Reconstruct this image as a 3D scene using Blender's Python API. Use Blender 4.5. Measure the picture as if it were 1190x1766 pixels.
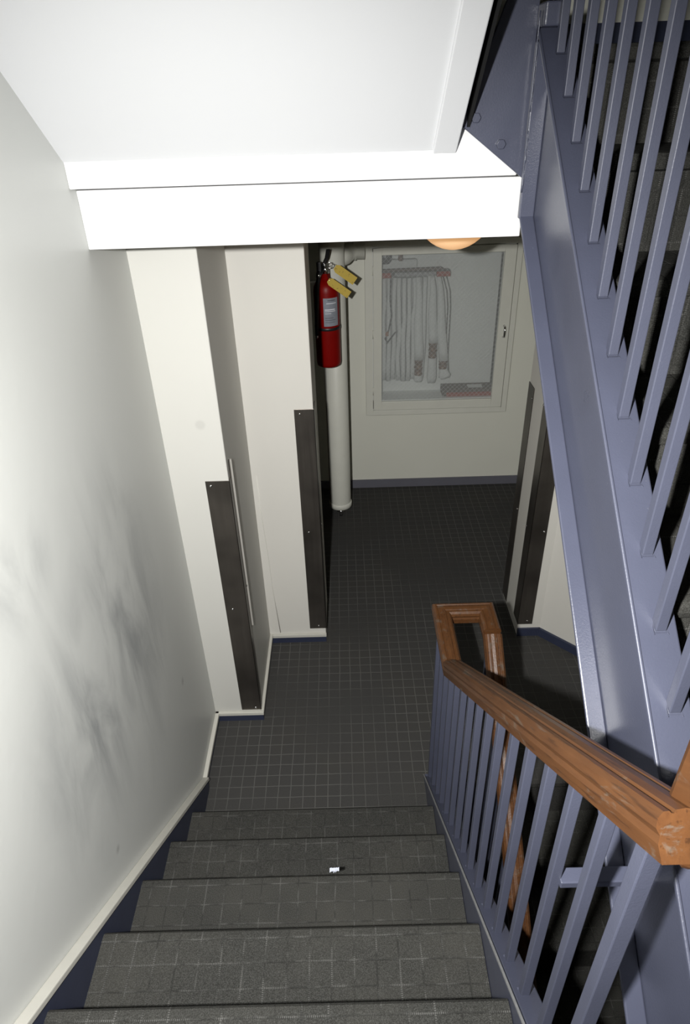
import bpy, math, random
from mathutils import Vector, Matrix
for o in list(bpy.data.objects): bpy.data.objects.remove(o)
SC = bpy.context.scene
COL = SC.collection
# ------------------------------------------------------------------ camera, world, flash, exposure
EYE = Vector((0, 0, 2.7559)); F_PX = 1133.4; PITCH = 0.5574; YAW = -0.0069; ROLL = 0.033
cp, sp, cy, sy, cr, sr = math.cos(PITCH), math.sin(PITCH), math.cos(YAW), math.sin(YAW), math.cos(ROLL), math.sin(ROLL)
fwd = Vector((sy*cp, cy*cp, -sp)); rgt = Vector((cy, -sy, 0)); dwn = fwd.cross(rgt)
r2 = rgt*cr + dwn*sr; d2 = -rgt*sr + dwn*cr
cam_d = bpy.data.cameras.new('camera'); cam = bpy.data.objects.new('camera', cam_d); COL.objects.link(cam)
M = Matrix((( r2.x, -d2.x, -fwd.x, EYE.x), (r2.y, -d2.y, -fwd.y, EYE.y), (r2.z, -d2.z, -fwd.z, EYE.z), (0, 0, 0, 1)))
cam.matrix_world = M
cam_d.sensor_fit = 'VERTICAL'; cam_d.sensor_height = 36; cam_d.lens = F_PX/1766*36
cam_d.shift_x = 1/1766; cam_d.shift_y = -19/1766; cam_d.clip_start = 0.02
SC.camera = cam
w = bpy.data.worlds.new('world'); SC.world = w; w.use_nodes = True
w.node_tree.nodes['Background'].inputs[0].default_value = (.9, .95, 1, 1)
w.node_tree.nodes['Background'].inputs[1].default_value = 0.02
fl = bpy.data.lights.new('camera_flash', 'SPOT'); fl.energy = 410; fl.color = (1, .99, .965)
fl.spot_size = math.radians(116); fl.spot_blend = 1.0; fl.shadow_soft_size = .022
flo = bpy.data.objects.new('camera_flash', fl); COL.objects.link(flo)
TILT = math.radians(9)          # the flash head points a little lower than the lens
fa_ = fwd*math.cos(TILT) + d2*math.sin(TILT); fd_ = d2*math.cos(TILT) - fwd*math.sin(TILT); fp_ = EYE + r2*(-.21) - d2*.01 - fwd*.08
flo.matrix_world = Matrix(((r2.x, -fd_.x, -fa_.x, fp_.x), (r2.y, -fd_.y, -fa_.y, fp_.y), (r2.z, -fd_.z, -fa_.z, fp_.z), (0, 0, 0, 1)))
SC.view_settings.view_transform = 'Standard'; SC.view_settings.look = 'None'
SC.view_settings.exposure = 0; SC.view_settings.gamma = 1; SC.view_settings.use_curve_mapping = False

# ------------------------------------------------------------------ helpers
class MB:
    def __init__(s): s.v = []; s.f = []; s.uv = {}; s.sm = set()
    def quad(s, pts, uv=None, smooth=False):
        b = len(s.v); s.v += [tuple(p) for p in pts]; s.f.append(tuple(range(b, b+len(pts))))
        if uv: s.uv[len(s.f)-1] = uv
        if smooth: s.sm.add(len(s.f)-1)
        return s
    def hexa(s, c):          # 8 corners: bottom 4 ccw, top 4 ccw
        b = len(s.v); s.v += [tuple(p) for p in c]
        for f in ((3,2,1,0), (4,5,6,7), (0,1,5,4), (1,2,6,5), (2,3,7,6), (3,0,4,7)): s.f.append(tuple(b+i for i in f))
        return s
    def box(s, x0, x1, y0, y1, z0, z1):
        return s.hexa(((x0,y0,z0),(x1,y0,z0),(x1,y1,z0),(x0,y1,z0),(x0,y0,z1),(x1,y0,z1),(x1,y1,z1),(x0,y1,z1)))
    def prism_x(s, poly, x0, x1):    # poly in (y,z)
        return s._prism([(x0, y, z) for y, z in poly], [(x1, y, z) for y, z in poly])
    def prism_y(s, poly, y0, y1):    # poly in (x,z)
        return s._prism([(x, y0, z) for x, z in poly], [(x, y1, z) for x, z in poly])
    def prism_z(s, poly, z0, z1):
        return s._prism([(x, y, z0) for x, y in poly], [(x, y, z1) for x, y in poly])
    def _prism(s, A, B):
        n = len(A); b = len(s.v); s.v += A + B
        s.f.append(tuple(range(b, b+n))); s.f.append(tuple(range(b+2*n-1, b+n-1, -1)))
        for i in range(n): j = (i+1) % n; s.f.append((b+i, b+n+i, b+n+j, b+j))
        return s
    def tube(s, pts, r, seg=12, cap=True, up=None):
        rr = r if isinstance(r, (list, tuple)) else [r]*len(pts)
        prof = [(math.cos(2*math.pi*k/seg), math.sin(2*math.pi*k/seg)) for k in range(seg)]
        return s.sweep(pts, prof, rr, up, True, cap)
    def sweep(s, pts, prof, scale=None, up=None, smooth=False, cap=True):
        pts = [Vector(p) for p in pts]; n = len(pts); b = len(s.v); m = len(prof)
        scale = scale or [1]*n
        dirs = [(pts[i+1]-pts[i]).normalized() for i in range(n-1)]
        side = None
        for i in range(n):
            d0 = dirs[max(i-1, 0)]; d1 = dirs[min(i, n-2)]
            t = (d0+d1).normalized() if (d0+d1).length > 1e-6 else d1
            if up is not None:
                u0 = Vector(up); sd = d0.cross(u0).normalized(); u = sd.cross(d0).normalized()
            else:
                if side is None:
                    a = Vector((0, 0, 1)) if abs(d0.z) < .9 else Vector((1, 0, 0)); side = d0.cross(a).normalized()
                else: side = (side - d0*side.dot(d0)).normalized()
                sd = side; u = sd.cross(d0).normalized()
            for (px, py) in prof:
                q = sd*px*scale[i] + u*py*scale[i]          # offset in plane perpendicular to d0
                den = d0.dot(t)
                q = q - d0*(q.dot(t)/den)                    # slide along d0 onto the mitre plane
                s.v.append(tuple(pts[i]+q))
        for i in range(n-1):
            for k in range(m):
                k2 = (k+1) % m
                s.f.append((b+i*m+k, b+i*m+k2, b+(i+1)*m+k2, b+(i+1)*m+k))
                if smooth: s.sm.add(len(s.f)-1)
        if cap:
            s.f.append(tuple(b+k for k in range(m-1, -1, -1))); s.f.append(tuple(b+(n-1)*m+k for k in range(m)))
        return s
    def lathe(s, prof, c=(0, 0, 0), seg=24, axis='z'):
        b = len(s.v); n = len(prof)
        for r, z in prof:
            for k in range(seg):
                a = 2*math.pi*k/seg; x, y = r*math.cos(a), r*math.sin(a)
                p = (x, y, z) if axis == 'z' else ((x, z, y) if axis == 'y' else (z, x, y))
                s.v.append((c[0]+p[0], c[1]+p[1], c[2]+p[2]))
        for i in range(n-1):
            for k in range(seg):
                k2 = (k+1) % seg; s.f.append((b+i*seg+k, b+i*seg+k2, b+(i+1)*seg+k2, b+(i+1)*seg+k)); s.sm.add(len(s.f)-1)
        if prof[0][0] > 1e-5: s.f.append(tuple(b+k for k in range(seg-1, -1, -1)))
        if prof[-1][0] > 1e-5: s.f.append(tuple(b+(n-1)*seg+k for k in range(seg)))
        return s
    def mesh(s, name, m, bevel=0):
        me = bpy.data.meshes.new(name); me.from_pydata(s.v, [], s.f)
        if s.uv:
            ul = me.uv_layers.new(name='UVMap')
            for fi, uv in s.uv.items():
                for li, c in zip(me.polygons[fi].loop_indices, uv): ul.data[li].uv = c
        for i in s.sm: me.polygons[i].use_smooth = True
        for mm in (m if isinstance(m, (list, tuple)) else [m]): me.materials.append(mm)
        import bmesh
        bm = bmesh.new(); bm.from_mesh(me)
        if not s.uv:
            bmesh.ops.remove_doubles(bm, verts=bm.verts, dist=1e-5)
            bmesh.ops.recalc_face_normals(bm, faces=bm.faces)
            if bevel:
                ed = [e for e in bm.edges if len(e.link_faces) == 2 and e.calc_face_angle(0) > .6]
                bmesh.ops.bevel(bm, geom=ed, offset=bevel, segments=2, profile=.5, affect='EDGES', clamp_overlap=True)
        bm.to_mesh(me); bm.free()
        return me
    def build(s, name, m, parent=None, bevel=0):
        o = bpy.data.objects.new(name, s.mesh(name, m, bevel)); COL.objects.link(o)
        if parent is not None:
            o.parent = parent; o.matrix_parent_inverse = Matrix.Translation(-Vector(parent.location))
        return o
def tag(o, label=None, cat=None, group=None, kind=None):
    if label: o['label'] = label
    if cat: o['category'] = cat
    if group: o['group'] = group
    if kind: o['kind'] = kind
    return o
def thing(name, loc, label, cat, group=None):
    o = bpy.data.objects.new(name, None); COL.objects.link(o); o.location = loc; o.empty_display_size = .05
    return tag(o, label, cat, group)
def struct(name, mb, m, bevel=0, parent=None):
    o = mb.build(name, m, parent, bevel)
    if parent is None: o['kind'] = 'structure'
    return o
def copies(me, name, parent, places):
    for p in places:
        o = bpy.data.objects.new(name, me); COL.objects.link(o); o.parent = parent
        o.matrix_parent_inverse = Matrix.Translation(-Vector(parent.location)); o.location = p

# ------------------------------------------------------------------ materials
class N:
    def __init__(s, name):
        s.m = bpy.data.materials.new(name); s.m.use_nodes = True; s.t = s.m.node_tree; s.p = s.t.nodes['Principled BSDF']
    def n(s, typ, **kw):
        nd = s.t.nodes.new(typ)
        for k, v in kw.items(): setattr(nd, k, v)
        return nd
    def inp(s, sock, v):
        if isinstance(v, bpy.types.NodeSocket): s.t.links.new(v, sock)
        elif v is not None: sock.default_value = v
    def math(s, op, a, b=None, c=None, clamp=False):
        nd = s.n('ShaderNodeMath', operation=op, use_clamp=clamp)
        s.inp(nd.inputs[0], a); s.inp(nd.inputs[1], b)
        if c is not None: s.inp(nd.inputs[2], c)
        return nd.outputs[0]
    def noise(s, vec, scale, detail=3, rough=.5, dist=0):
        nd = s.n('ShaderNodeTexNoise'); s.inp(nd.inputs['Vector'], vec); nd.inputs['Scale'].default_value = scale
        nd.inputs['Detail'].default_value = detail; nd.inputs['Roughness'].default_value = rough; nd.inputs['Distortion'].default_value = dist
        return nd.outputs['Fac']
    def ramp(s, f, a, b):
        nd = s.n('ShaderNodeMapRange', interpolation_type='SMOOTHSTEP'); s.inp(nd.inputs[0], f); nd.inputs[1].default_value = a; nd.inputs[2].default_value = b
        return nd.outputs[0]
    def mix(s, f, a, b):
        nd = s.n('ShaderNodeMix', data_type='RGBA'); s.inp(nd.inputs[0], f)
        s.inp(nd.inputs[6], a if isinstance(a, bpy.types.NodeSocket) else (*a, 1)); s.inp(nd.inputs[7], b if isinstance(b, bpy.types.NodeSocket) else (*b, 1))
        return nd.outputs[2]
    def pos(s): return s.n('ShaderNodeNewGeometry').outputs['Position']
    def obj(s): return s.n('ShaderNodeTexCoord').outputs['Object']
    def scale(s, v, x, y, z, rot=(0, 0, 0)):
        nd = s.n('ShaderNodeMapping'); s.inp(nd.inputs[0], v); nd.inputs['Scale'].default_value = (x, y, z); nd.inputs['Rotation'].default_value = rot
        return nd.outputs[0]
    def sep(s, v):
        nd = s.n('ShaderNodeSeparateXYZ'); s.inp(nd.inputs[0], v); return nd.outputs
    def bump(s, h, strength=.3, dist=.002):
        nd = s.n('ShaderNodeBump'); s.inp(nd.inputs['Height'], h); nd.inputs['Strength'].default_value = strength; nd.inputs['Distance'].default_value = dist
        s.t.links.new(nd.outputs[0], s.p.inputs['Normal'])
    def set(s, col=None, rough=.5, metal=0, spec=.5):
        if col is not None: s.inp(s.p.inputs['Base Color'], col if isinstance(col, bpy.types.NodeSocket) else (*col, 1))
        s.inp(s.p.inputs['Roughness'], rough); s.p.inputs['Metallic'].default_value = metal; s.p.inputs['Specular IOR Level'].default_value = spec
        return s
def simple(name, col, rough=.5, metal=0, spec=.5, var=.12, vs=12, bump=0, bs=60):
    k = N(name); p = k.obj(); f = k.noise(p, vs, 4)
    c2 = tuple(c*(1-var) for c in col); k.set(k.mix(f, c2, tuple(min(1, c*(1+var)) for c in col)), rough, metal, spec)
    if bump: k.bump(k.noise(p, bs, 3), bump, .002)
    return k.m

CREAM = simple('cream_wall_paint', (.625, .61, .565), .55, 0, .3, .03, 3, .15, 40)
RECESS = simple('alcove_wall_paint', (.70, .70, .62), .6, 0, .25, .03, 3, .12, 40)
SOFFIT = simple('white_ceiling_paint', (.70, .71, .725), .7, 0, .1, .015, 2, .08, 30)
WHITE = simple('white_trim_paint', (.72, .722, .725), .45, 0, .35, .015, 4, .05, 30)
CAPW = simple('off_white_trim_paint', (.52, .51, .46), .45, 0, .35, .06, 20)
NAVY = simple('navy_baseboard_paint', (.030, .036, .066), .4, 0, .4, .15, 20, .1, 60)
GREYB = simple('grey_baseboard_rubber', (.13, .13, .155), .6, 0, .3, .08, 10)
BRASS = simple('aged_brass', (.17, .085, .035), .45, .2, .5, .3, 60)
CHROME = simple('chrome', (.75, .75, .75), .15, 1, .5, .05)
BLACKP = simple('black_plastic', (.012, .012, .014), .4, 0, .5, .2, 30)
RED = simple('extinguisher_red_paint', (.20, .002, .001), .4, 0, .2, .08, 10)
SHADEWOOD = simple('shade_darkened_wood', (.035, .022, .012), .5, 0, .3, .3, 20)
PIPEP = simple('pipe_grey_paint', (.66, .66, .59), .45, 0, .35, .05, 12, .1, 50)
HOSE = simple('white_canvas_hose', (.76, .77, .76), .85, 0, .1, .12, 60, .4, 220)
REDMET = simple('red_enamel', (.34, .045, .018), .45, 0, .4, .3, 90)
GREYM = simple('dull_grey_metal', (.12, .12, .12), .4, .6, .5, .2, 40)
BOXM = simple('brown_box_card', (.11, .085, .065), .7, 0, .2, .1, 40)
PAPER = simple('pale_paper', (.6, .63, .75), .7, 0, .2, .25, 120)
SHADOWB = simple('black_gap_shade', (.02, .02, .02), .8, 0, .1, .1)

def wall_left_mat():
    k = N('left_wall_grey_white_paint'); p = k.pos(); S = k.sep(p); y, z = S[1], S[2]
    def blob(cy_, cz_, ry, rz):
        a = k.math('MULTIPLY', k.math('SUBTRACT', y, cy_), 1/ry); b = k.math('MULTIPLY', k.math('SUBTRACT', z, cz_), 1/rz)
        d = k.math('SQRT', k.math('ADD', k.math('MULTIPLY', a, a), k.math('MULTIPLY', b, b)))
        return k.ramp(d, 1, 0)
    st = k.noise(k.scale(p, 1, 6.5, 2.2, (.55, 0, 0)), 1.0, 5, .55, .6)
    stain = k.ramp(st, .34, .70)
    fine = k.noise(k.scale(p, 1, 26, 5, (.5, 0, 0)), 1.0, 4, .6, .3)
    m1 = k.math('ADD', blob(1.58, 1.30, .5, .75), blob(1.15, 1.30, .35, .55), clamp=True)
    m1 = k.math('ADD', m1, k.math('MULTIPLY', blob(1.12, 1.88, .22, .18), .8), clamp=True)
    dirt = k.math('MULTIPLY', k.math('MULTIPLY', stain, m1), k.math('ADD', .55, fine))
    spot = blob(1.945, .677, .025, .03)
    spot2 = blob(1.12, .86, .02, .02)
    base = k.mix(k.noise(p, 1.5, 4), (.57, .58, .555), (.62, .63, .605))
    c = k.mix(k.math('MULTIPLY', dirt, .75, clamp=True), base, (.29, .30, .30))
    c = k.mix(k.math('MULTIPLY', k.math('ADD', spot, spot2, clamp=True), .5), c, (.25, .25, .24))
    k.set(c, .42, 0, .35); k.bump(k.noise(p, 25, 4), .12, .003); return k.m
WALLL = wall_left_mat()
def pier_mat():
    k = N('pier_cream_paint'); p = k.pos(); S = k.sep(p)
    a = k.math('SUBTRACT', S[0], -.562); b = k.math('SUBTRACT', S[2], 1.68)
    m = k.ramp(k.math('SQRT', k.math('ADD', k.math('MULTIPLY', a, a), k.math('MULTIPLY', b, b))), .026, .012)
    c = k.mix(k.noise(p, 3, 4), (.53, .525, .49), (.555, .55, .515)); c = k.mix(k.math('MULTIPLY', m, .35), c, (.37, .365, .345))
    k.set(c, .55, 0, .3); k.bump(k.noise(p, 40, 3), .15, .002); return k.m
PIER = pier_mat()

def steel_blue(name, r0, bs):
    k = N(name); p = k.pos()
    f = k.noise(p, 9, 4); wear = k.ramp(k.noise(p, 130, 2, .6), .74, .80)
    c = k.mix(f, (.058, .063, .092), (.070, .076, .112)); c = k.mix(k.math('MULTIPLY', wear, .45), c, (.25, .25, .27))
    k.set(c, k.math('ADD', r0, k.math('MULTIPLY', f, .12)), 0, .5); k.bump(k.noise(p, 230, 3, .6), bs, .0012); return k.m
BLUE = steel_blue('slate_blue_enamel_on_steel', .24, .25); BLUEB = steel_blue('slate_blue_enamel_on_bars', .42, .3)


def wood():
    k = N('worn_varnished_oak'); p = k.scale(k.pos(), 1, 1, 1, (math.radians(40), 0, 0))
    g = k.noise(k.scale(p, 60, 7, 60), 1.0, 6, .6, .5); g2 = k.noise(k.scale(p, 170, 10, 170), 1.0, 3, .5)
    c = k.mix(g, (.048, .018, .007), (.108, .046, .016)); c = k.mix(k.math('MULTIPLY', k.ramp(g2, .54, .72), .7), c, (.030, .013, .006))
    wr = k.ramp(k.noise(k.scale(p, 42, 7, 42), 1.0, 5, .65, .5), .56, .68)
    c = k.mix(k.math('MULTIPLY', wr, .5), c, (.085, .075, .058))
    k.set(c, k.math('ADD', .36, k.math('MULTIPLY', wr, .3)), 0, .4); k.bump(g2, .3, .001); return k.m
WOOD = wood()

def guard_mat():
    k = N('brushed_stainless_steel'); p = k.pos()
    g = k.noise(k.scale(p, 60, 60, 2.0), 1.0, 3); b = k.noise(p, 3, 3)
    c = k.mix(g, (.15, .134, .118), (.21, .19, .168)); c = k.mix(k.ramp(b, .35, .7), c, (.10, .090, .080))
    k.set(c, k.math('ADD', .28, k.math('MULTIPLY', g, .15)), .85, .5); return k.m
GUARD = guard_mat()

def carpet(name, stair):
    k = N(name); uv = k.n('ShaderNodeUVMap', uv_map='UVMap').outputs[0]; S = k.sep(uv); u, v = S[0], S[1]
    p = k.pos()
    wob = k.math('MULTIPLY', k.math('SUBTRACT', k.noise(p, 9, 2), .5), .10)
    def line(a, other, off):
        x = k.math('FRACT', k.math('ADD', k.math('ADD', a, wob), .5+off)); d = k.math('ABSOLUTE', k.math('SUBTRACT', x, .5))
        m = k.ramp(d, .052, .018)
        dash = k.math('FRACT', k.math('MULTIPLY', other, 13.0 if stair else 10.0))
        dash = k.ramp(k.math('ABSOLUTE', k.math('SUBTRACT', dash, .5)), .12, .30)
        return m, k.math('MULTIPLY', m, dash)
    mu, du = line(u, v, 0); mv, dv = line(v, u, 0)
    m = k.math('MAXIMUM', mu, mv); dsh = k.math('MAXIMUM', du, dv)
    grain = k.noise(p, 420, 2, .7); spk = k.ramp(grain, .35, .75)
    big = k.noise(p, 2.3, 4, .6)
    if stair:
        c = k.mix(spk, (.023, .023, .021), (.064, .064, .060))
        c = k.mix(k.math('MULTIPLY', k.ramp(big, .35, .75), .35), c, (.072, .069, .060))
        wear = k.ramp(k.noise(p, 8, 3), .3, .7)
        c = k.mix(k.math('MULTIPLY', m, k.math('ADD', .25, k.math('MULTIPLY', wear, .35))), c, (.020, .020, .019))
        c = k.mix(k.math('MULTIPLY', k.math('MULTIPLY', dsh, .8), k.ramp(k.noise(p, 14, 3, .6), .40, .62)), c, (.115, .114, .108))
    else:
        c = k.mix(spk, (.033, .0325, .032), (.086, .085, .081))
        c = k.mix(k.math('MULTIPLY', k.ramp(big, .4, .7), .3), c, (.06, .056, .048))
        fade = k.ramp(k.noise(p, 1.6, 2), .62, .42)
        c = k.mix(k.math('MULTIPLY', k.math('ADD', k.math('MULTIPLY', m, .25), k.math('MULTIPLY', dsh, .28)), k.math('ADD', .28, fade)), c, (.14, .138, .13))
        lint = k.ramp(k.noise(p, 95, 1), .83, .86); c = k.mix(k.math('MULTIPLY', lint, .5), c, (.3, .3, .28))
    k.set(c, .95, 0, .08)
    h = k.math('SUBTRACT', k.math('MULTIPLY', grain, .6), k.math('MULTIPLY', m, .5)); k.bump(h, .6, .003); return k.m
CARPET = carpet('landing_grid_carpet', False); CARPETS = carpet('stair_grid_carpet', True)
CELL = .0578
# ------------------------------------------------------------------ shared measures
RISE, RUN, SL = .2135, .254, .2135/.254
L1 = 2.835; XW = -.716; XR = 1.54
def cuv(x, y): return ((x+.3654)/CELL, (y-2.8355)/CELL)

# ------------------------------------------------------------------ room shell
def slab_floor(mb, rects, z, t):
    for x0, x1, y0, y1 in rects:
        mb.quad([(x0,y0,z),(x1,y0,z),(x1,y1,z),(x0,y1,z)], [cuv(x0,y0),cuv(x1,y0),cuv(x1,y1),cuv(x0,y1)])
        mb.quad([(x0,y1,z-t),(x1,y1,z-t),(x1,y0,z-t),(x0,y0,z-t)], [(.5,.5)]*4)
        for a, b in (((x0,y0),(x1,y0)), ((x1,y0),(x1,y1)), ((x1,y1),(x0,y1)), ((x0,y1),(x0,y0))):
            mb.quad([(*a,z-t),(*b,z-t),(*b,z),(*a,z)], [(.5,.5)]*4)
    return mb
struct('floor', slab_floor(MB(), [(XW-.05, .318, 1.633, 4.9), (.318, .516, 1.955, 4.9), (.516, 1.9, 1.887, 4.9)], 0, .25), CARPET)
struct('floor', slab_floor(MB(), [(XW-.05, .52, 2.05, 2.95), (.52, 1.7, 1.92, 2.95)], L1, .03), CARPETS)
struct('floor', slab_floor(MB(), [(XW-.05, .60, -1.4, .109), (.60, XR+.05, -1.4, .34)], 1.4945, .03), CARPET)
struct('wall_left', MB().box(XW-.2, XW, -1.4, 2.40, -.3, 5.4), WALLL)
struct('wall_left_pier', MB().box(XW-.2, -.482, 2.31, 3.24, 0, 2.5), PIER, .004)
struct('wall_front_left', MB().box(-.50, -.153, 2.87, 3.24, 0, 2.5), CREAM, .004)
struct('wall_front_right', MB().box(.97, 1.14, 2.87, 3.24, 0, 2.5), CREAM, .004)
struct('wall_corner_right', MB().prism_z([(1.10, 2.87), (XR+.06, 2.40), (XR+.25, 2.6), (1.3, 3.1), (1.12, 3.1)], 0, 2.5), CREAM)
struct('wall_right', MB().box(XR, XR+.2, -1.4, 2.5, -1.9, 5.4), CREAM)
struct('wall_back', MB().box(XW-.2, XR+.2, -1.6, -1.4, -1.9, 5.4), CREAM)
far = MB()
far.box(-.4, .25, 4.63, 4.95, 0, 2.5).box(1.12, 1.9, 4.63, 4.95, 0, 2.5).box(.25, 1.12, 4.63, 4.95, 0, .74).box(.25, 1.12, 4.63, 4.95, 1.84, 2.5)
struct('wall_far', far, RECESS)
struct('wall_alcove_left', MB().box(-.48, -.29, 3.24, 4.63, 0, 2.5), SHADEWOOD)  # wood brown kept near black, carrying the shadow on this wall
struct('wall_alcove_right', MB().box(1.75, 1.9, 3.1, 4.63, 0, 2.5).box(1.12, 1.8, 3.11, 3.24, 0, 2.5), RECESS)
struct('wall_upper_front', MB().box(XW-.2, 1.9, 2.87, 3.0, L1, 5.4), RECESS)
struct('ceiling', MB().box(XW-.2, .5, 2.04, 4.9, 2.5, L1-.03).box(.5, 1.9, 1.915, 4.9, 2.5, L1-.03), RECESS)
struct('ceiling', MB().box(XW-.2, 1.9, -1.6, 3.0, 5.4, 5.5), SOFFIT)
ss = .80
struct('ceiling', MB().prism_x([(1.9335, 2.612), (1.9335, 2.76), (-1.4, 2.76+ss*3.3335), (-1.4, 2.612+ss*3.3335)], XW, .30), SOFFIT)
# white beam at the landing edge, with its boards
struct('trim_1', MB().box(XW, .507, 1.97, 2.10, 2.393, 2.5465), WHITE, .003)
struct('trim_2', MB().box(XW, .470, 1.925, 2.10, 2.554, 2.74), WHITE, .003)
sof = lambda y, d: 2.612+ss*(1.9335-y)-d
struct('trim_3', MB().prism_x([(1.918, sof(1.918, .013)), (1.918, sof(1.918, -.15)), (-1.3, sof(-1.3, -.15)), (-1.3, sof(-1.3, .013))], .245, .306), SOFFIT, .003)

# baseboards: navy band with an off-white cap moulding
def skirt(n, x0, x1, y0, y1, h0=.040, h1=.062, out=.012, ax='y'):
    struct('baseboard_'+n, MB().box(x0, x1, y0, y1, 0, h0), NAVY)
skirt('left', XW, XW+.014, 1.912, 2.31)
skirt('pier_left', XW, -.470, 2.298, 2.31)
skirt('pier_side', -.482, -.470, 2.31, 2.87)
skirt('front_left', -.482, -.153, 2.858, 2.87)
skirt('front_right', .97, 1.10, 2.858, 2.87, .055)
struct('baseboard_corner_right', MB().prism_z([(1.10, 2.87), (1.092, 2.858), (XR, 2.42), (XR, 2.44)], 0, .055), NAVY)
struct('baseboard_far', MB().box(-.29, 1.9, 4.617, 4.63, 0, .07), GREYB)
struct('baseboard_upper', MB().box(.3, XR, 2.858, 2.87, L1, L1+.10), NAVY)
struct('trim_4', MB().box(XW, XW+.020, 1.912, 2.31, .040, .062), CAPW, .003)
struct('trim_5', MB().box(XW, -.466, 2.294, 2.31, .040, .062), CAPW, .003)
struct('trim_6', MB().box(-.482, -.466, 2.31, 2.87, .040, .062), CAPW, .003)
struct('trim_7', MB().box(-.466, -.150, 2.854, 2.87, .040, .062), CAPW, .003)
struct('trim_11', MB().tube([(-.457, 2.8705, 1.133), (-.452, 2.8705, .85), (-.442, 2.8705, .60), (-.438, 2.8705, .40), (-.420, 2.8705, .07)], .0028, 6), CREAM)
def sb(mb, x0, x1, ya, za, yb, zb, t):      # sloped bar between (ya,za) and (yb,zb), thickness t downwards
    return mb.hexa(((x0,ya,za-t),(x1,ya,za-t),(x1,yb,zb-t),(x0,yb,zb-t),(x0,ya,za),(x1,ya,za),(x1,yb,zb),(x0,yb,zb)))
nl = lambda y: SL*(1.912-y)
struct('baseboard_stairs_left', MB().prism_x([(1.912, -.20), (-.05, nl(-.05)-.40), (-.05, nl(-.05)+.005), (1.912, .040)], XW, -.690), NAVY)
struct('trim_8', sb(MB(), XW, -.686, 1.925, .062, -.05, nl(-.05)+.028, .022), CAPW, .003)

# ------------------------------------------------------------------ flights of stairs
def step_mesh(x0, x1, y, z, away=True, depth=None):
    """one carpeted step: nosing edge at y, top at z; away=True: nosing faces +Y"""
    s = 1 if away else -1; run = depth or RUN+.022
    pr = [(y-.022*s, z-RISE), (y-.022*s, z-.040), (y-.002*s, z-.034), (y+.002*s, z-.020), (y, z-.009), (y-.007*s, z-.0015), (y-.018*s, z), (y-run*s, z), (y-run*s, z-RISE)]
    mb = MB(); arc = [0]
    for i in range(1, len(pr)): arc.append(arc[-1]+math.dist(pr[i-1], pr[i]))
    a0 = arc[4]+.030
    for i in range(len(pr)):
        j = (i+1) % len(pr); (ya, za), (yb, zb) = pr[i], pr[j]
        if i < len(pr)-2: va, vb = (arc[i]-a0)/CELL, (arc[j]-a0)/CELL
        else: va = vb = .5
        mb.quad([(x0,ya,za),(x0,yb,zb),(x1,yb,zb),(x1,ya,za)][::s], [((x0+.3654)/CELL,va),((x0+.3654)/CELL,vb),((x1+.3654)/CELL,vb),((x1+.3654)/CELL,va)][::s], smooth=(1 <= i <= 5))
    mb.quad([(x0,a,b) for a, b in pr], [(.5,.5)]*len(pr)); mb.quad([(x1,a,b) for a, b in pr][::-1], [(.5,.5)]*len(pr))
    return mb
def channel(parent, zt, zb, y0, y1, web, fl0, fl1, top1, th=.012, lip=True):
    parent_web = MB().prism_x([(y0, zb(y0)+.004), (y1, zb(y1)+.004), (y1, zt(y1)-.006), (y0, zt(y0)-.006)], *web); parent_web.build('stringer_web', BLUE, parent)
    sb(MB(), fl0, fl1, y0, zb(y0)+th, y1, zb(y1)+th, th).build('bottom_flange', BLUE, parent, .003)
    sb(MB(), min(fl0, top1), max(fl1, top1), y0, zt(y0), y1, zt(y1), th).build('top_flange', BLUE, parent, .003)

# flight A: going down from the photographer to the landing
fa = thing('stair_flight', (-.18, 1.65, 0), 'carpeted stairs going down to the landing between left wall and railing', 'stairs')
for k in range(1, 8):
    step_mesh(-.690, .3165, 1.658-RUN*(k-1), RISE*k).build('carpeted_step', CARPETS, fa)
za = lambda y: SL*(1.942-y)
sb(MB(), -.70, .316, .02, RISE*6-.06, 1.50, .03, .01).build('underside_plate', BLUE, fa)
channel(fa, za, lambda y: za(y)-.29, .0, 1.95, (.318, .326), .326, .372, .378)
sb(MB(), .3165, .3215, .0, za(0)+.004, 1.952, .0+.004, .006).build('edge_strip', simple('worn_bare_steel_edge', (.30,.30,.30), .4, .3, .5, .2, 80), fa)

# flight C: rising on the right up to the floor above
zCt = lambda y: 1.893+.8406*(y-.722)
zCb = lambda y: zCt(y)-.405
fc = thing('stair_flight', (1.0, 1.0, 1.5), 'blue steel stairs with grey carpet rising at right behind the bars', 'stairs')
for n in range(1, 7):
    step_mesh(.547, XR-.03, 1.887-RUN*n, L1-RISE*n, away=False).build('carpeted_step', CARPETS, fc)
step_mesh(.547, XR-.03, 1.887, L1, away=False, depth=.027).build('carpeted_step', CARPETS, fc)
channel(fc, zCt, zCb, -.15, 1.885, (.512, .520), .475, .512, .547)
MB().box(.473, .512, 1.866, 1.885, zCb(1.885)-.01, zCt(1.866)-.012).build('end_flange', BLUE, fc, .003)
sb(MB(), .4735, .4795, -.15, zCt(-.15)+.005, 1.885, zCt(1.885)+.005, .007).build('edge_bead', BLUEB, fc, .002)
# beads of weld on the mitred end
random.seed(4)
for (xx, yy, z0, z1) in ((.4695, 1.864, 2.70, 2.90), (.4695, 1.864, 2.52, 2.66), (.513, 1.864, 2.50, 2.78)):
    pts = [(xx+.003+random.uniform(-.0006, .0006), yy+random.uniform(-.001, .001), z0+(z1-z0)*i/14) for i in range(15)]
    MB().tube(pts, [random.uniform(.0014, .0026) for _ in pts], 7).build('weld_bead', BLUE, fc)
sb(MB(), .52, XR-.03, -.15, zCb(-.15)+.02, 1.89, zCb(1.89)+.02, .01).build('soffit_plate', BLUE, fc)

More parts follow.
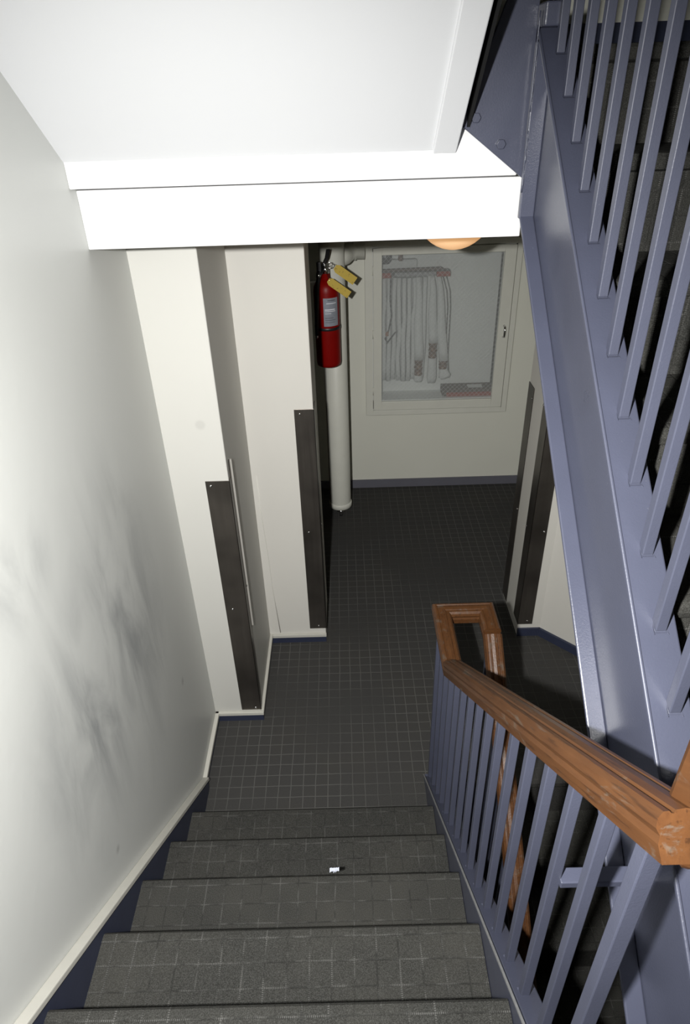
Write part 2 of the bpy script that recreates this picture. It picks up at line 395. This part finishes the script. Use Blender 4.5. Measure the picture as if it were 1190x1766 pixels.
# flight B: descending under flight C
fb = thing('stair_flight', (1.0, 1.0, -1.5), 'dark carpeted stairs going down from the landing beneath the right stairs', 'stairs')
for n in range(0, 8):
    step_mesh(.547, XR-.03, 1.887-RUN*n, -RISE*n if n else -.0008, away=False).build('carpeted_step', CARPETS, fb)
channel(fb, lambda y: zCt(y)-L1, lambda y: zCb(y)-L1, -.15, 1.885, (.512, .520), .475, .512, .547)
sb(MB(), .52, XR-.03, -.3, zCb(-.3)+.02-L1, 1.89, zCb(1.89)+.02-L1, .01).build('soffit_plate', BLUE, fb)
struct('floor', slab_floor(MB(), [(XW-.05, XR+.05, -1.4, .12)], -1.62, .1), CARPET)
# steel edge beams of the landings
struct('trim_9', MB().box(.318, .516, 1.945, 1.955, -.25, -.001), BLUE)
struct('trim_10', MB().box(.318, XR, .110, .122, 1.20, 1.4945), BLUE)

# stringer of the flight overhead and its gusset
oh = thing('overhead_stringer', (.345, 1.0, 3.2), 'stringer coloured black as the shaded gap beside the white sloping ceiling', 'steel beam')
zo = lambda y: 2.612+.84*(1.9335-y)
MB().prism_x([(1.90, zo(1.90)+.03), (1.90, zo(1.90)+.55), (-.6, zo(-.6)+.55), (-.6, zo(-.6)+.03)], .326, .334).build('stringer_web', SHADOWB, oh)  # web coloured black, the shadow of the gap put into its paint
gp = thing('gusset_plate', (.39, 1.905, 2.7), 'slate blue steel gusset plate with two bolts over the white beam end', 'steel plate')
MB().prism_y([(.309, 2.676), (.479, 2.550), (.479, 3.06), (.452, 3.06)], 1.900, 1.912).build('plate', BLUE, gp, .002)
for bx, bz in ((.347, 2.690), (.415, 2.630)):
    MB().prism_y([(bx+.0125*math.cos(a*math.pi/3), bz+.0125*math.sin(a*math.pi/3)) for a in range(6)], 1.890, 1.9005).build('bolt', BLUE, gp, .002)
MB().box(.476, .520, 1.83, 1.90, 2.868, 2.915).build('cap_block', BLUE, fc, .004)

# ------------------------------------------------------------------ railings
BW = .0095
RAILP = [(-.031,-.026),(-.033,-.006),(-.030,.002),(-.0335,.010),(-.031,.020),(-.024,.0265),(-.018,.027),(-.016,.0245),(-.013,.0245),(-.011,.028),(0,.0295),(.011,.028),(.013,.0245),(.016,.0245),(.018,.027),(.024,.0265),(.031,.020),(.0335,.010),(.030,.002),(.033,-.006),(.031,-.026)]
XA, XC = .345, .515
zrA = lambda y: 1.045+SL*(1.63-y)                 # rail centreline on flight A
ra = thing('stair_railing', (XA, 1.0, .8), 'worn wooden handrail with blue bars and squared loop beside the descending stairs', 'railing')
PATHA = [(XC, 1.79, 1.045), (XC, 1.91, 1.045), (XA, 1.91, 1.045), (XA, 1.63, 1.045), (XA, .392, zrA(.392))]
MB().sweep(PATHA, RAILP, None, (0, 0, 1)).build('handrail', WOOD, ra)
pth = [Vector(p)+Vector((-.0145, 0, .0262)) for p in PATHA[3:]]
MB().tube([pth[0]+Vector((0, -.45, .45*SL)), pth[1]+Vector((0, .09, -.09*SL))], .0013, 6).build('worn_groove', simple('pale_worn_wood', (.20, .20, .17), .7, 0, .2, .4, 60), ra)
def baluster_mesh(h, sl):          # square bar with a sloped top
    return MB().hexa(((-BW,-BW,0),(BW,-BW,0),(BW,BW,0),(-BW,BW,0),(-BW,-BW,h-BW*sl),(BW,-BW,h-BW*sl),(BW,BW,h+BW*sl),(-BW,BW,h+BW*sl))).mesh('baluster', BLUEB, .0018)
def weld_mesh(sl):
    return MB().hexa(((-BW-.002,-BW-.003,-.003-sl*.003),(BW+.002,-BW-.003,-.003-sl*.003),(BW+.002,BW+.003,-.003+sl*.003),(-BW-.002,BW+.003,-.003+sl*.003),(-BW-.0005,-BW-.0005,.001-sl*.008),(BW+.0005,-BW-.0005,.001-sl*.008),(BW+.0005,BW+.0005,.001+sl*.008),(-BW-.0005,BW+.0005,.001+sl*.008))).mesh('weld', BLUEB, .001)
hA = lambda y: zrA(y)-.026*1.3-za(y)
yA = [1.942-.1002*k for k in range(15)]
bm_ = baluster_mesh(hA(1.2)+.01, -SL)
for i, y in enumerate(yA):
    if y > 1.63: b = baluster_mesh(1.045-.027-za(y)+.008, 0)
    else: b = bm_
    copies(b, 'baluster', ra, [(XA+.003, y, za(y)-.004)])
wmA = weld_mesh(-SL); copies(wmA, 'weld', ra, [(XA+.003, y, za(y)-.001) for y in yA])
MB().box(XC-BW, XC+BW, 1.80, 1.80+2*BW, .0, 1.03).build('baluster', BLUE, ra)
nx, ny, nh = XA-.001, .437, .0118
MB().hexa(((nx-nh,ny-nh,1.25),(nx+nh,ny-nh,1.25),(nx+nh,ny+nh,1.25),(nx-nh,ny+nh,1.25),(nx-nh,ny-nh,zrA(ny-nh)-.028),(nx+nh,ny-nh,zrA(ny-nh)-.028),(nx+nh,ny+nh,zrA(ny+nh)-.028),(nx-nh,ny+nh,zrA(ny+nh)-.028))).build('newel_post', BLUEB, ra, .002)
MB().box(XA+.01, .512, .622, .650, 1.545, 1.562).build('brace_bar', BLUE, ra, .002)

rc = thing('stair_railing', (XC, 1.0, 2.2), 'slate blue square bars rising along the right stringer', 'railing')
yC = [.722+.1002*k for k in range(-5, 12)]
bc = baluster_mesh(.80, .8406); copies(bc, 'baluster', rc, [(XC+.002, y, zCt(y)-.003) for y in yC])
wmC = weld_mesh(.8406); copies(wmC, 'weld', rc, [(XC+.002, y, zCt(y)-.0005) for y in yC])
MB().box(.350, .414, .392, .456, 2.015, 2.42).build('riser_block', WOOD, ra, .012)
MB().sweep([(.414, .425, 2.39), (XC, .425, 2.39), (XC, .60, zCt(.60)+.82), (XC, 1.86, zCt(1.86)+.82)], RAILP, None, (0, 0, 1)).build('handrail', WOOD, rc)

rb = thing('stair_railing', (XC, 1.0, -.5), 'orange-brown handrail descending under the right stairs seen through the bars', 'railing')
zrB = lambda y: 1.045-.8406*(1.79-y)
MB().sweep([(XC, 1.785, 1.045), (XC, -.3, zrB(-.3))], RAILP, None, (0, 0, 1)).build('handrail', WOOD, rb)
bb = baluster_mesh(1.0, .8406); copies(bb, 'baluster', rb, [(XC+.002, y, zCt(y)-L1-.003) for y in [1.69-.1002*k for k in range(19)]])

# ------------------------------------------------------------------ corner guards on the wall corners
SCR = MB().lathe([(.0, -.004), (.0035, -.0035), (.0055, -.0015), (.006, 0)], (0,0,0), 12, 'y').mesh('screw', CHROME)
SCRX = MB().lathe([(.0, .004), (.0035, .0035), (.0055, .0015), (.006, 0)], (0,0,0), 12, 'x').mesh('screw', CHROME)
SCRXN = MB().lathe([(.0, -.004), (.0035, -.0035), (.0055, -.0015), (.006, 0)], (0,0,0), 12, 'x').mesh('screw', CHROME)
T = .0025
def guard(loc, label, front=None, side=None, screws=(), sscrews=(), left=True):
    g = thing('corner_guard', loc, label, 'wall guard', 'steel corner guards')
    if front: MB().box(*front).build('front_plate', GUARD, g, .001)
    if side: MB().box(*side).build('side_plate', GUARD, g, .001)
    copies(SCR, 'screw', g, screws); copies(SCRX if left else SCRXN, 'screw', g, sscrews)
    return g
guard((-.48, 2.31, .07), 'brown steel corner guard nearest the stairs on the left pier', (-.578, -.478, 2.31-T-.001, 2.31-.0005, .070, 1.430), (-.4815, -.478, 2.3065, 2.345, .070, 1.430),
      [(-.557, 2.3065, 1.408), (-.545, 2.3065, .75), (-.505, 2.3065, .085)])
gs = thing('guard_strip', (-.47, 2.37, .6), 'pale thin steel strip standing off the left pier side wall', 'wall guard')
MB().box(-.4815, -.470, 2.360, 2.366, .60, 1.50).build('fold', simple('dull_grey_strip', (.34, .33, .30), .5), gs); MB().box(-.4815, -.4775, 2.345, 2.362, .60, 1.50).build('strip', GUARD, gs)
copies(SCRX, 'screw', gs, [(-.4775, 2.353, .85)])
guard((-.153, 2.87, .1), 'dark steel corner guard at the left side of the alcove opening', (-.245, -.149, 2.87-T-.001, 2.8695, .098, 1.486), (-.1525, -.149, 2.8665, 2.965, .098, 1.486),
      [(-.218, 2.8665, 1.462), (-.213, 2.8665, .78), (-.193, 2.8665, .118)], [(-.149, 2.94, .78)])
guard((.97, 2.87, .08), 'dark steel corner guard at the right side of the alcove, nearer corner', (.966, 1.052, 2.87-T-.001, 2.8695, .085, 1.45), (.966, .9695, 2.8665, 2.965, .085, 1.45),
      [(1.035, 2.8665, 1.42), (1.035, 2.8665, .74), (1.02, 2.8665, .11)], [(.966, 2.955, 1.43), (.966, 2.955, .72)], False)
guard((.97, 3.2, .02), 'narrow brown steel guard on the farther corner of the right alcove opening', None, (.966, .9695, 3.14, 3.243, .02, 1.44), [], [(.966, 3.16, 1.38), (.966, 3.16, .70)], False)

# ------------------------------------------------------------------ alcove: pipe, cabinet, extinguisher, globe lamp
pp = thing('standpipe', (-.058, 4.26, 0), 'pale painted vertical standpipe left of the hose cabinet', 'pipe')
PR = .079
MB().lathe([(PR*.98, .075), (PR, .085), (PR, 2.5)], (-.058, 4.26, 0), 32).build('pipe', PIPEP, pp)
MB().lathe([(.0, .060), (PR*.9, .062), (PR*1.08, .07), (PR*1.08, .10), (PR, .108)], (-.058, 4.26, 0), 32).build('end_cap', PIPEP, pp)
dv = MB().tube([(-.058, 4.215, .065), (-.058, 4.215, .0)], .014, 10).build('drain_valve', CHROME, pp)
MB().tube([(-.085, 4.205, .045), (-.03, 4.205, .045)], .006, 8).build('valve_lever', CHROME, dv)
MB().tube([(-.05, 4.26, 1.875), (.02, 4.36, 1.868), (.06, 4.545, 1.862), (.1555, 4.545, 1.862)], .056, 20).build('branch_pipe', PIPEP, pp)
MB().tube([(.075, 4.545, 1.862), (.10, 4.545, 1.862)], .062, 20).build('collar', PIPEP, pp)

def ring(x0, x1, z0, z1, a0, a1, b0, b1, y0, y1):   # rectangular frame, inner opening a0..a1, b0..b1
    return MB().box(x0, a0, y0, y1, z0, z1).box(a1, x1, y0, y1, z0, z1).box(a0, a1, y0, y1, z0, b0).box(a0, a1, y0, y1, b1, z1)
cb = thing('hose_cabinet', (.69, 4.63, .65), 'white wired-glass fire hose cabinet on the far alcove wall', 'cabinet')
ring(.156, 1.217, .652, 1.905, .209, 1.179, .692, 1.868, 4.592, 4.63).build('frame', PIPEP, cb, .003)
dr = ring(.213, 1.175, .697, 1.863, .272, 1.096, .765, 1.818, 4.584, 4.606).build('door', PIPEP, cb, .004)
bx_ = MB(); bx_.box(.20, .25, 4.61, 4.82, .70, 1.86).box(1.12, 1.17, 4.61, 4.82, .70, 1.86).box(.2, 1.17, 4.61, 4.82, .69, .769).box(.2, 1.17, 4.61, 4.82, 1.84, 1.87).box(.2, 1.17, 4.785, 4.82, .70, 1.86)
bx_.build('inner_box', simple('cabinet_inside_paint', (.86, .87, .85), .6, 0, .2, .05, 10), cb)
gk = N('wired_glass'); t_ = gk.t; tr = gk.n('ShaderNodeBsdfTransparent'); tr.inputs[0].default_value = (.97, .98, .975, 1)
gl_ = gk.n('ShaderNodeBsdfGlossy'); gl_.inputs['Roughness'].default_value = .08; df = gk.n('ShaderNodeBsdfDiffuse'); df.inputs[0].default_value = (.82, .84, .83, 1)
m1 = gk.n('ShaderNodeMixShader'); m1.inputs[0].default_value = .15; t_.links.new(tr.outputs[0], m1.inputs[1]); t_.links.new(df.outputs[0], m1.inputs[2])
m2 = gk.n('ShaderNodeMixShader'); m2.inputs[0].default_value = .05; t_.links.new(m1.outputs[0], m2.inputs[1]); t_.links.new(gl_.outputs[0], m2.inputs[2])
t_.links.new(m2.outputs[0], t_.nodes['Material Output'].inputs[0])
MB().box(.268, 1.100, 4.594, 4.599, .761, 1.822).build('glass_pane', gk.m, dr)
wm = MB(); x0, x1, z0, z1 = .27, 1.098, .763, 1.82; st = .0235
def clipline(sgn, c):      # z = sgn*x + c inside the pane
    pts = []
    for xx in (x0, x1):
        zz = sgn*xx+c
        if z0 <= zz <= z1: pts.append((xx, zz))
    for zz in (z0, z1):
        xx = (zz-c)/sgn
        if x0 < xx < x1: pts.append((xx, zz))
    return pts[:2] if len(pts) >= 2 else None
for sgn in (1, -1):
    c0 = z0-x1 if sgn > 0 else z0+x0; c = c0
    while c < c0+(x1-x0)+(z1-z0):
        pl = clipline(sgn, c); c += st*1.414
        if pl and math.dist(*pl) > .01:
            (xa, za_), (xb, zb_) = pl; L = math.dist(*pl); nx, nz = -(zb_-za_)/L*.0004, (xb-xa)/L*.0004; yy = 4.5925
            wm.quad([(xa-nx,yy,za_-nz),(xb-nx,yy,zb_-nz),(xb+nx,yy,zb_+nz),(xa+nx,yy,za_+nz)]); wm.quad([(xa-nx,yy+.001,za_-nz),(xa+nx,yy+.001,za_+nz),(xb+nx,yy+.001,zb_+nz),(xb-nx,yy+.001,zb_-nz)])
tag(wm.build('wire_mesh', simple('wire_in_glass', (.55, .56, .57), .5, .0, .4, .05), dr), kind='stuff')
h_ = MB().tube([(1.137, 4.584, 1.318), (1.139, 4.562, 1.312), (1.139, 4.556, 1.28), (1.139, 4.562, 1.246), (1.137, 4.584, 1.238)], .008, 10).build('handle', CHROME, dr)
for zz in (.85, 1.28, 1.72): MB().tube([(.211, 4.588, zz-.03), (.211, 4.588, zz+.03)], .004, 8).build('hinge', PIPEP, dr)

E_ = (0, 0, 2.7559)
def sc(x, z, y=4.70):       # a point read on the wall plane carried on to depth y inside the box
    k = y/4.63; return (x*k, y, E_[2]+(z-E_[2])*k)
hr = thing('hose_rack', (.5, 4.7, 1.6), 'red-ended rack with folded white hose hanging inside the cabinet', 'fire hose')
a = sc(.262, 1.69); b = sc(.737, 1.69)
MB().box(a[0]-.0, b[0], 4.66, 4.73, a[2]-.012, a[2]+.018).build('rack_bar', GREYM, hr, .003)
MB().box(a[0]+.10, b[0]-.10, 4.650, 4.662, a[2]-.012, a[2]+.012).build('pin_strip', simple('pale_dotted_steel', (.35, .35, .36), .5, .2, .4, .7, 70), hr)
for u0, u1 in ((a[0], a[0]+.075), (b[0]-.095, b[0])):
    MB().box(u0, u1, 4.648, 4.735, a[2]-.020, a[2]+.014).build('rack_end', REDMET, hr, .003)
MB().prism_y([(a[0]+.02, a[2]+.02), (b[0]-.03, a[2]+.02), (b[0]-.06, a[2]+.038), (a[0]+.02, a[2]+.032)], 4.665, 4.70).build('rack_lip', simple('brown_rack_lip', (.16, .12, .10), .5, 0, .3, .2, 40), hr)
random.seed(9)
for i in range(9):           # flat hose folds hanging side by side, some shorter
    xx = .29+i*.0355; zb2 = .925+random.uniform(-.012, .012); px_ = sc(xx, 1.66); pz = sc(xx, zb2)
    pts = [(px_[0]+random.uniform(-.003, .003)+.004*math.sin(j*1.3+i), 4.715+.006*math.sin(j*.9+i), px_[2]+(pz[2]-px_[2])*j/8) for j in range(9)]
    pr = [(-.0145, -.030), (.0145, -.030), (.0165, -.02), (.0165, .02), (.0145, .030), (-.0145, .030), (-.0165, .02), (-.0165, -.02)]
    MB().sweep(pts, pr, [.85+.06*j/4 for j in range(9)], (0, 1, 0), True).build('hose_fold', HOSE, hr)
def hang(xt, xb, zc0, zc1, zend, wbot, lean=0):
    """one end of hose: webbing strap down to a brass coupling, canvas flaring below"""
    t0 = sc(xt, 1.66, 4.655); c0_ = sc(xb, zc0, 4.655); c1_ = sc(xb, zc1, 4.655); e0 = sc(xb+lean, zend, 4.655)
    n = 8; P = [(t0[0]+(c0_[0]-t0[0])*(j/n)**.8+.004*math.sin(j), 4.655, t0[2]+(c0_[2]-t0[2])*j/n) for j in range(n+1)]
    pr = [(-.5, -.30), (.5, -.30), (.6, 0), (.5, .30), (-.5, .30), (-.6, 0)]
    MB().sweep(P, pr, [.026+.026*math.sin(min(1, j/n*1.2)*1.5)+.004*(j/n) for j in range(n+1)], (0, 1, 0), True).build('hose_end', HOSE, hr)
    r = .031
    MB().lathe([(r*.9, c1_[2]), (r, c1_[2]+.004), (r, c1_[2]+.012), (r*.9, c1_[2]+.014), (r*.9, (c0_[2]+c1_[2])/2-.003), (r*1.08, (c0_[2]+c1_[2])/2), (r*.9, (c0_[2]+c1_[2])/2+.004), (r*.9, c0_[2]-.014), (r, c0_[2]-.012), (r, c0_[2])], (c0_[0], 4.655, 0), 18).build('brass_coupling', BRASS, hr)
    Q = [(c1_[0]+(e0[0]-c1_[0])*j/5, 4.655, c1_[2]+(e0[2]-c1_[2])*j/5) for j in range(6)]
    MB().sweep(Q, pr, [.050+(wbot-.050)*(j/5)**1.3 for j in range(5)]+[wbot*.7], (0, 1, 0), True).build('hose_tail', HOSE, hr)
hang(.525, .546, 1.070, .955, .900, .052)
hang(.62, .645, 1.195, 1.085, .890, .064)
hang(.665, .725, 1.058, 1.000, .925, .085, .022)
for dx, x2 in ((.715, .762), (.69, .742)):
    t0 = sc(dx, 1.67, 4.655); m0 = sc(x2-.005, 1.45, 4.655); e0 = sc(x2-.005, 1.10, 4.655); e1 = sc(x2+.01, .95, 4.66)
    MB().tube([t0, ((t0[0]+m0[0])/2+.012, 4.655, (t0[2]+m0[2])/2), m0, e0, e1], .0028, 6).build('cord', GREYM, hr)
st_ = thing('strap_loop', (.33, 4.66, 1.3), 'grey strap with small orange buckle hanging left inside the cabinet', 'strap')
P_ = [sc(.335, 1.66, 4.655), sc(.333, 1.5, 4.655), sc(.345, 1.40, 4.655), sc(.325, 1.30, 4.655), sc(.300, 1.235, 4.655), sc(.315, 1.205, 4.655), sc(.375, 1.285, 4.655)]
MB().sweep(P_, [(-.005,-.0015),(.005,-.0015),(.005,.0015),(-.005,.0015)], None, (0, 1, 0)).build('strap', GREYM, st_)
q_ = sc(.313, 1.27, 4.65); MB().box(q_[0]-.011, q_[0]+.011, 4.646, 4.654, q_[2]-.016, q_[2]+.016).build('buckle', simple('orange_buckle', (.32, .12, .04), .5), st_, .002)
vv = thing('valve', (.33, 4.7, 1.8), 'dark valve with brown handle in the upper left of the cabinet', 'valve')
q_ = sc(.30, 1.80, 4.70); MB().lathe([(.03, q_[2]-.05), (.045, q_[2]-.03), (.045, q_[2]+.02), (.03, q_[2]+.035)], (q_[0], 4.73, 0), 16).build('body', GREYM, vv)
q2_ = sc(.40, 1.80, 4.68); MB().box(q2_[0]-.014, q2_[0]+.014, 4.67, 4.70, q2_[2]-.03, q2_[2]+.06).build('handle', simple('brown_valve_handle', (.16, .08, .05), .5), vv, .004)
q3_ = sc(.46, 1.735, 4.72); MB().box(.28, q3_[0]+.06, 4.74, 4.80, q3_[2]-.03, q3_[2]+.04).build('white_block', HOSE, vv, .01)
bo = thing('box', (.9, 4.7, .78), 'brown box with red front edge lying at the cabinet bottom', 'box')
MB().box(.735, 1.115, 4.64, 4.76, .7695, .828).build('body', BOXM, bo, .003)
MB().box(.765, 1.115, 4.630, 4.640, .772, .803).build('red_front', REDMET, bo)
MB().box(.93, 1.04, 4.66, 4.72, .8282, .8292).build('paper_label', HOSE, bo)

# fire extinguisher
ex, ey = -.097, 4.06
fx = thing('fire_extinguisher', (ex, ey, 1.23), 'red fire extinguisher with black hose hanging in front of the pale pipe', 'extinguisher')
R_ = .078; zb_, zt_ = 1.262, 1.805
MB().lathe([(.0, zb_), (R_*.8, zb_+.002), (R_*.96, zb_+.010), (R_, zb_+.028), (R_, zt_-.075), (R_*.95, zt_-.045), (R_*.78, zt_-.020), (R_*.5, zt_-.004), (.026, zt_+.003), (.024, zt_+.03), (.0, zt_+.03)], (ex, ey, 0), 36).build('cylinder', RED, fx)
MB().lathe([(.021, zt_+.028), (.024, zt_+.03), (.024, zt_+.055), (.017, zt_+.06), (.017, zt_+.085), (.0, zt_+.088)], (ex, ey, 0), 18).build('valve', CHROME, fx)
ga = MB().lathe([(.0, -.024), (.014, -.024), (.016, -.018), (.016, 0)], (ex+.0, ey-.012, zt_+.055), 16, 'y').build('gauge', CHROME, fx)
MB().sweep([(ex-.01, ey, zt_+.075), (ex+.012, ey-.045, zt_+.125), (ex+.024, ey-.085, zt_+.180)], [(-.011,-.004),(.011,-.004),(.011,.004),(-.011,.004)], None, (0,0,1)).build('lever', BLACKP, fx)
MB().sweep([(ex-.012, ey, zt_+.060), (ex-.022, ey-.04, zt_+.050), (ex-.030, ey-.09, zt_+.045)], [(-.011,-.005),(.011,-.005),(.011,.005),(-.011,.005)], None, (0,0,1)).build('carry_handle', BLACKP, fx)
MB().box(ex-.05, ex-.022, ey-.055, ey-.03, zt_+.045, zt_+.105).build('hose_elbow', BLACKP, fx, .004)
pn = MB().tube([(ex+.03+.017*math.cos(i*math.pi/6), ey-.05, zt_+.085+.017*math.sin(i*math.pi/6)) for i in range(13)], .0022, 6).build('pull_pin_ring', CHROME, fx)
hp = [(ex-.036, ey-.045, zt_+.05), (ex-.042, ey-.07, zt_+.01), (ex-.050, ey-.082, zt_-.05), (ex-.058, ey-.080, zt_-.16), (ex-.064, ey-.070, zt_-.26), (ex-.066, ey-.066, zt_-.325)]
MB().tube(hp, .0125, 12).build('hose', BLACKP, fx)
MB().tube([(ex-.066, ey-.066, zt_-.32), (ex-.066, ey-.066, zt_-.345)], .010, 12).build('nozzle_tip', CHROME, fx)
MB().tube([(ex-.040, ey-.066, zt_+.020), (ex-.038, ey-.056, zt_+.045)], .0155, 12).build('hose_ferrule', CHROME, fx)
MB().lathe([(R_+.0015, 1.505), (R_+.003, 1.506), (R_+.003, 1.522), (R_+.0015, 1.523)], (ex, ey, 0), 36).build('clamp_band', BLACKP, fx)
def curved(a0, a1, z0, z1, r, n=10):
    mb = MB()
    for i in range(n):
        t0, t1 = a0+(a1-a0)*i/n, a0+(a1-a0)*(i+1)/n
        for rr, fl_ in ((r, 1), (r-.001, -1)):
            q = [(ex+rr*math.sin(t), ey-rr*math.cos(t), z) for t, z in ((t0, z0), (t1, z0), (t1, z1), (t0, z1))]; mb.quad(q[::fl_], smooth=True)
    return mb
lb = curved(math.radians(-14), math.radians(56), 1.535, 1.705, R_+.0015).build('paper_label', simple('silver_grey_label', (.27, .29, .33), .5, .1, .4, .15, 60), fx)
for z0, z1, a0, a1 in ((1.634, 1.640, -8, 38), (1.625, 1.629, -8, 40), (1.612, 1.615, -8, 20), (1.672, 1.676, 0, 45)):
    curved(math.radians(a0), math.radians(a1), z0, z1, R_+.0025, 6).build('label_print', simple('label_print_white', (.75, .76, .8), .5), lb)
for z0, z1, a0, a1 in ((1.585, 1.588, -8, 30), (1.572, 1.575, -8, 40), (1.559, 1.561, -8, 36), (1.69, 1.694, 5, 40)):
    curved(math.radians(a0), math.radians(a1), z0, z1, R_+.0025, 6).build('label_print', simple('label_print_dark', (.08, .08, .09), .5), lb)
def tagmat():
    k = N('yellow_tag_card'); p = k.pos(); f = k.ramp(k.noise(p, 95, 3, .7), .60, .64)
    k.set(k.mix(k.math('MULTIPLY', f, .6), (.55, .40, .07), (.12, .06, .03)), .6, 0, .3); return k.m
TAGM = tagmat()
def hangtag(x0, z0, x1, z1, w, label, y=3.985):
    d = Vector((x1-x0, 0, z1-z0)).normalized(); n_ = Vector((-d.z, 0, d.x)); p0 = Vector((x0, 0, z0)); L = math.dist((x0, z0), (x1, z1))
    P = [p0+n_*w*.28, p0+d*.018+n_*w*.5, p0+d*L+n_*w*.5, p0+d*L-n_*w*.5, p0+d*.018-n_*w*.5, p0-n_*w*.28]
    g = thing('inspection_tag', (x0, y, z0), label, 'tag')
    MB().prism_y([(p.x, p.z) for p in P], y, y+.0012).build('card', TAGM, g)
    MB().tube([(x0+.008, y-.001, z0-.004), (x0, y+.02, z0+.012), (ex+.005, ey-.02, zt_+.065)], .0012, 6).build('wire_tie', CHROME, g)
    return g
hangtag(-.038, 1.885, .078, 1.800, .050, 'upper yellow inspection tag sticking out from the extinguisher handle')
hangtag(-.080, 1.815, .042, 1.725, .046, 'lower yellow inspection tag lying across the red cylinder shoulder', 3.970)
br = thing('extinguisher_bracket', (-.2, 4.1, 1.8), 'dark steel hook holding the extinguisher at the alcove left wall', 'bracket')
MB().box(-.29, -.15, 4.07, 4.09, 1.775, 1.79).build('arm', CHROME, br, .002); MB().box(-.29, -.283, 4.03, 4.13, 1.6, 1.85).build('wall_plate', GREYM, br, .002)

lamp = thing('globe_light', (.42, 2.6, 2.38), 'warm orange glass globe lamp under the ceiling behind the white beam', 'lamp')
gm = N('lit_opal_glass'); gm.set((.8, .6, .4), .35); gm.p.inputs['Emission Color'].default_value = (1.0, .50, .19, 1); gm.p.inputs['Emission Strength'].default_value = .55
rG = .143; MB().lathe([(rG*math.sin(a*math.pi/20), -rG*math.cos(a*math.pi/20)) for a in range(0, 17)], (.42, 2.6, 2.239+rG), 36).build('globe', gm.m, lamp)
MB().lathe([(rG*.62, 2.492-.03), (rG*.70, 2.492-.025), (rG*.70, 2.4995), (0, 2.4995)], (.42, 2.6, 0), 32).build('ceiling_base', WHITE, lamp)

sp = thing('paper_scrap', (-.08, 1.165, .6405), 'small crumpled white and blue paper scrap lying on a stair edge', 'litter')
random.seed(3); mb = MB()
for i in range(5):
    x_ = -.094+i*.006; z_ = .641; mb.quad([(x_, 1.155+random.uniform(-.004,.004), z_+.0005), (x_+.006, 1.156, z_+random.uniform(.001,.006)), (x_+.006, 1.168, z_+random.uniform(.001,.007)), (x_, 1.167, z_+.001)])
mb.build('scrap', PAPER, sp)
